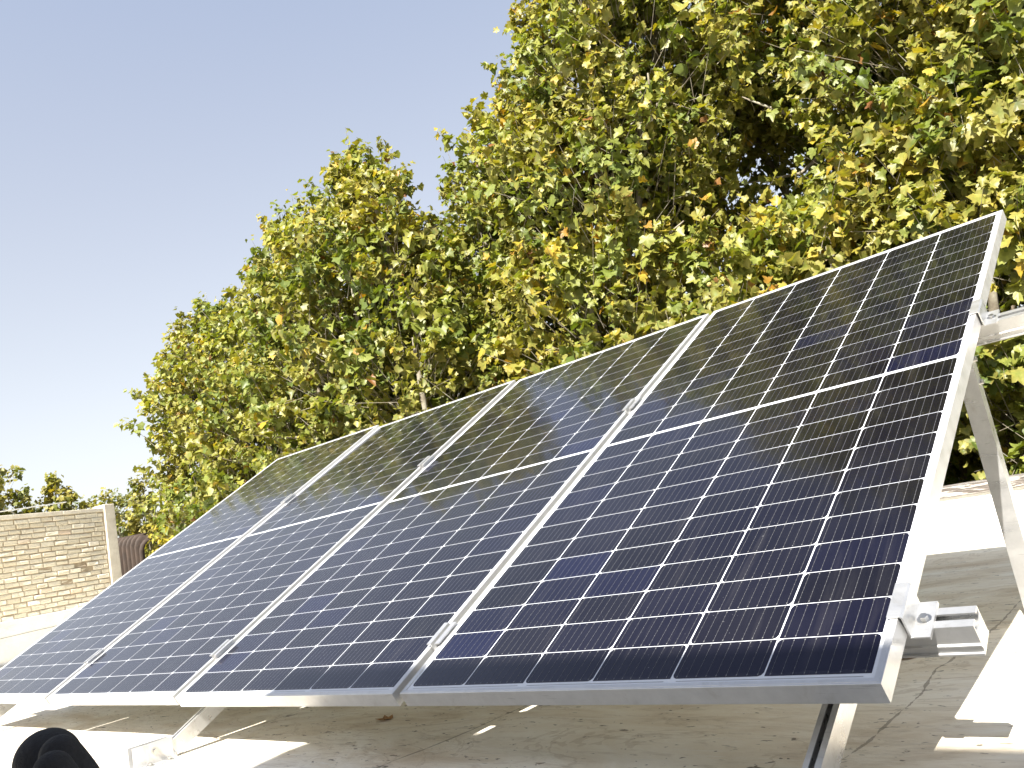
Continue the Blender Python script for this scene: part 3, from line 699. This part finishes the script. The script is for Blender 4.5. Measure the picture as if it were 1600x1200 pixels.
C_L = [[-7.97, 3.55, 2.06, 0.73], [-8.32, 3.43, 2.36, 0.34], [-7.87, 3.55, 2.76, 0.34], [-7.13, 3.67, 2.36, 0.67], [-8.54, 3.36, 1.64, 0.32], [-8.31, 3.31, 1.03, 0.46], [-6.74, 3.36, 1.53, 0.73], [-6.46, 3.55, 2.73, 0.34], [-8.38, 3.55, 0.36, 0.48], [-7.59, 3.43, 0.84, 0.67], [-6.86, 3.31, 0.48, 0.67], [-7.41, 4.15, 1.7, 0.85], [-8.22, 3.76, 3.18, 0.22], [-8.86, 3.76, 3.06, 0.24], [-7.1, 3.76, 3.06, 0.28]]
B_L = [[-5.18, 3.55, 2.8, 0.61], [-5.26, 3.64, 3.5, 0.27], [-5.73, 3.43, 3.04, 0.37], [-4.66, 3.43, 2.62, 0.44], [-5.05, 3.31, 2.06, 0.85], [-5.56, 3.18, 1.64, 0.7], [-4.26, 3.18, 1.5, 0.6], [-6.14, 3.68, 3.54, 0.2], [-4.82, 3.52, 3.22, 0.27], [-6.07, 3.55, 2.78, 0.52], [-5.89, 3.18, 0.84, 0.67], [-4.85, 3.12, 0.79, 0.73], [-5.04, 4.15, 1.82, 0.91], [-5.32, 3.76, 3.86, 0.14], [-5.01, 3.72, 3.58, 0.2], [-6.7, 3.76, 3.34, 0.24]]
A2_L = [[-4.39, 4.72, 2.62, 0.84], [-3.78, 4.72, 3.28, 0.73], [-4.38, 4.72, 3.28, 0.37], [-4.85, 4.56, 2.63, 0.42], [-3.31, 4.8, 3.93, 0.56], [-3.19, 4.56, 2.58, 0.96], [-4.34, 4.24, 1.74, 0.76], [-3.19, 4.08, 1.62, 0.76], [-5.06, 4.4, 1.97, 0.47], [-2.81, 4.88, 3.63, 0.91], [-3.5, 4.8, 4.44, 0.26], [-4.76, 4.64, 3.65, 0.15], [-5.02, 4.4, 1.1, 0.8], [-3.74, 4.0, 0.78, 0.8], [-2.54, 3.76, 0.78, 0.74], [-3.58, 5.68, 2.3, 1.2], [-2.94, 4.88, 4.86, 0.7], [-2.76, 5.12, 5.88, 0.93], [-2.38, 5.31, 7.0, 0.93], [-4.1, 4.8, 3.93, 0.28]]
A1_L = [[-2.66, 6.0, 4.32, 1.15], [-1.48, 5.8, 3.85, 1.1], [-2.86, 5.8, 3.07, 1.0], [-0.6, 5.5, 3.0, 1.0], [-0.96, 5.3, 2.15, 0.75], [-0.33, 5.0, 1.96, 0.7], [-2.2, 4.6, 1.62, 0.5], [-1.58, 4.8, 1.75, 0.5], [-0.63, 4.6, 1.17, 0.55], [-0.63, 4.7, 0.49, 0.46], [-1.17, 5.2, 0.7, 0.62], [-0.19, 5.6, 2.98, 0.88], [-0.16, 5.0, 1.25, 0.9], [-1.61, 5.6, 1.3, 0.7], [-2.0, 5.2, 0.4, 0.9], [-2.4, 6.8, 5.6, 1.3], [-0.6, 6.8, 4.8, 1.4], [0.6, 5.8, 3.6, 1.3], [0.7, 5.4, 1.8, 1.1], [-0.4, 5.4, -0.4, 0.9], [-1.8, 5.6, -0.5, 0.9], [0.6, 5.4, 0.1, 1.0], [-1.2, 7.2, 2.6, 1.4], [-1.2, 6.0, 6.7, 1.4], [-0.3, 6.0, 8.0, 1.1]]
tree("plane_tree", (-7.7, 4.1, -3.6), C_L, "large yellowing plane tree farthest left, lowest of the big crowns", group=GRP, tpl=LEAF_LO, dens=46, nl=(12, 20), lsize=(0.042, 0.088), shoot=(0.16, 0.42), extra_shoots=[(-8.22, 3.76, 3.26, 0.36, -0.1, 0, 1), (-8.9, 3.76, 3.18, 0.32, -0.2, 0, 1)])
tree("plane_tree", (-5.4, 4.1, -3.6), B_L, "yellowing plane tree with a pointed top, second of the big crowns from left", group=GRP, tpl=LEAF_LO, dens=46, nl=(12, 20), lsize=(0.042, 0.09), shoot=(0.16, 0.44), extra_shoots=[(-5.32, 3.76, 3.86, 0.44, 0, 0, 1), (-5.26, 3.76, 3.74, 0.4, -0.15, 0, 1), (-4.98, 3.68, 3.58, 0.36, 0.1, 0, 1), (-6.3, 3.76, 3.74, 0.32, -0.1, 0, 1), (-6.82, 3.76, 3.58, 0.32, -0.1, 0, 1)])
tree("plane_tree", (-3.9, 4.9, -3.6), A2_L, "tall plane tree just right of the pointed crown, above the middle panels", group=GRP, dens=38, nl=(12, 20), lsize=(0.045, 0.096), shoot=(0.22, 0.58), balls=24, extra_shoots=[(-4.94, 4.75, 3.83, 0.56, -0.2, 0, 1), (-4.71, 4.75, 3.74, 0.47, -0.1, 0, 1), (-4.06, 4.85, 4.11, 0.47, -0.2, 0, 1), (-3.64, 4.85, 4.49, 0.47, -0.2, 0, 1)])
tree("plane_tree", (-1.4, 6.4, -3.6), A1_L, "nearest and largest plane tree with big yellow-green leaves behind the right panel", group=GRP, dens=29, lsize=(0.052, 0.112), shoot=(0.22, 0.58), balls=36, trunk_r=0.2, holes=[(-2.25, 4.7, 2.35, 0.5), (-1.75, 4.7, 2.5, 0.38), (-2.0, 5.4, 3.0, 0.4)])
# farther trees on the left
GF = "distant trees beyond the brick wall"
tree("distant_tree", (-26.3, 6.6, -3.6), [[-26.3, 6.4, 3.1, 1.1], [-26.5, 6.0, 1.6, 1.5], [-26.0, 6.8, 3.9, 0.6], [-27.3, 5.4, 3.2, 1.1]], "rounded olive green tree at the left picture edge above the brick wall", M_LEAFD, (0.11, 0.2), 6, LEAF_LO, GF, 0.14)
tree("distant_tree", (-26.0, 8.2, -3.6), [[-25.6, 8.2, 3.3, 0.35], [-26.0, 8.0, 2.4, 0.6], [-25.6, 8.3, 1.4, 0.9], [-25.7, 8.9, 2.7, 0.3], [-25.7, 8.15, 3.8, 0.14], [-25.8, 7.5, 2.9, .35]], "small pointed yellowing tree above the middle of the brick wall", M_LEAFD, (0.11, 0.2), 7, LEAF_LO, GF, 0.10)
tree("distant_tree", (-25.2, 9.6, -3.6), [[-25.3, 9.2, 2.7, 0.35], [-25.2, 9.6, 2.3, 0.5], [-25.2, 9.5, 3.2, 0.16], [-25.2, 9.6, 1.2, 0.8]], "small sparse tree showing just over the right end of the brick wall", M_LEAFD, (0.10, 0.18), 5, LEAF_LO, GF, 0.08, (6, 12))
tree("distant_tree", (-25.0, 10.8, -3.6), [[-24.9, 10.25, 2.5, 0.45], [-24.9, 10.2, 3.3, 0.22], [-24.9, 10.6, 1.6, 0.8], [-24.8, 10.9, 0.5, 1.1], [-24.7, 11.4, 1.9, 0.6]], "slender pointed green tree between the brick wall and the plane trees", M_LEAFD, (0.10, 0.18), 9, LEAF_LO, GF, 0.10)
tree("distant_tree", (-40.0, 11.0, -3.6), [[-40, 12.0, 3.4, 1.2], [-40, 14.0, 3.6, 1.3], [-40, 16.3, 3.8, 1.4], [-40, 13.0, 1.6, 1.8], [-40, 16.0, 1.6, 1.9]], "pale grey-green tree far behind the slender pointed one", M_LEAFO, (0.12, 0.2), 6, LEAF_LO, GF, 0.2)
tree("distant_tree", (-40.0, 8.6, -3.6), [[-39.5, 9.6, 5.8, 1.2], [-40, 8.8, 4.0, 1.9], [-40, 8.0, 1.6, 2.0]], "hazy grey-green tree top at the left picture edge behind the rounded tree", M_LEAFO, (0.12, 0.2), 6, LEAF_LO, GF, 0.2)
# tree screen farther back closes the gaps low between the trunks
def wood():
    n = 9000; x = rng.uniform(-34, 14, n); y = rng.uniform(13, 18, n); z = rng.uniform(-3.4, 2.2, n) - 0.0
    P = np.stack([x, y, z], 1); k = z < 1.4 + 0.6 * np.sin(x * 0.9) + 0.4 * np.sin(x * 2.3)
    k &= (x > -22)
    P = P[k]; m = len(P); return leaves_mesh("hedge", P, unit(rng.normal(0, 1, (m, 3))), unit(rng.normal(0, 1, (m, 3)) + np.array([0, -.5, .6])), rng.uniform(0.3, 0.5, m), rng.uniform(0.0, 0.6, m), LEAF_LO, M_LEAFD, None, (0, 0, 0))
tag(wood(), "dark green hedge across the street behind the plane trees", "hedge", kind='stuff')

# ------------------------------------------------------------------ gloved hand of the photographer, at the lower left corner
CP = np.array([0.49186987, -1.19130134, 0.30365634])
def vw(u, v, dist):                       # a point by direction (photo pixels) and distance from the eye, in metres
    d = WC.T @ np.array([(u - 800) / 1326.637, (v - 600) / 1326.637, 1.0]); return CP + d / np.linalg.norm(d) * dist
HB = vw(95, 1330, 0.60)
hand = tag(empty("person", tuple(HB)), "black gloved fist of a person at the lower left corner", "person")
HI = Matrix.Translation(tuple(-HB))
sc = 0.60 / 1326.637
def capsule_chain(mb, pts, rad, seg=20):
    """rounded, tapering limb: rings along the path and a hemispherical cap at the far end"""
    P = [np.array(p, float) for p in pts]; fine = []; rf = []
    for i in range(len(P) - 1):
        for k in range(6):
            t = k / 6; p0 = P[max(i - 1, 0)]; p1, p2 = P[i], P[i + 1]; p3 = P[min(i + 2, len(P) - 1)]
            fine.append(0.5 * (2 * p1 + (p2 - p0) * t + (2 * p0 - 5 * p1 + 4 * p2 - p3) * t * t + (3 * p1 - p0 - 3 * p2 + p3) * t ** 3)); rf.append(rad[i] * (1 - t) + rad[i + 1] * t)
    fine.append(P[-1]); rf.append(rad[-1]); d = fine[-1] - fine[-2]; d = d / np.linalg.norm(d); base = fine[-1]; r = rad[-1]
    for k in range(1, 8):
        a = k / 8 * math.pi / 2; fine.append(base + d * r * math.sin(a)); rf.append(r * math.cos(a))
    mb.tube(fine, rf, seg)
def hand_part(name, chains, mat, voxel=0.0016):
    mb = MB()
    for pts, rad in chains: capsule_chain(mb, pts, rad)
    o = mb.build(name, mat, hand, smooth=True); o.matrix_parent_inverse = HI
    m = o.modifiers.new("join", 'REMESH'); m.mode = 'VOXEL'; m.voxel_size = voxel; m.use_smooth_shade = True
    m2 = o.modifiers.new("soften", 'SMOOTH'); m2.factor = 0.5; m2.iterations = 4
    return o
# forearm, back of the hand, curled fingers and thumb: one continuous glove
hand_part("glove", [
    ([vw(150, 1800, 0.64), vw(128, 1600, 0.635), vw(108, 1440, 0.63), vw(92, 1310, 0.63), vw(75, 1190, 0.632)], [64 * sc, 55 * sc, 50 * sc, 54 * sc, 43 * sc]),
    ([vw(170, 1340, 0.60), vw(144, 1264, 0.592), vw(116, 1212, 0.585), vw(94, 1180, 0.582)], [30 * sc, 29 * sc, 27 * sc, 25 * sc]),
    ([vw(150, 1370, 0.575), vw(124, 1290, 0.57), vw(100, 1238, 0.565), vw(83, 1204, 0.563)], [28 * sc, 27 * sc, 26 * sc, 23 * sc]),
    ([vw(190, 1400, 0.655), vw(168, 1330, 0.652), vw(146, 1280, 0.65), vw(130, 1250, 0.65)], [26 * sc, 25 * sc, 24 * sc, 22 * sc]),
    ([vw(120, 1420, 0.60), vw(86, 1345, 0.575), vw(66, 1290, 0.56), vw(56, 1250, 0.555)], [32 * sc, 30 * sc, 27 * sc, 22 * sc])], M_GLOVE)
hand_part("side_panel", [([vw(180, 1350, 0.64), vw(154, 1276, 0.635), vw(126, 1218, 0.63), vw(100, 1176, 0.63)], [28 * sc, 27 * sc, 26 * sc, 22 * sc])], M_REDSEAM)
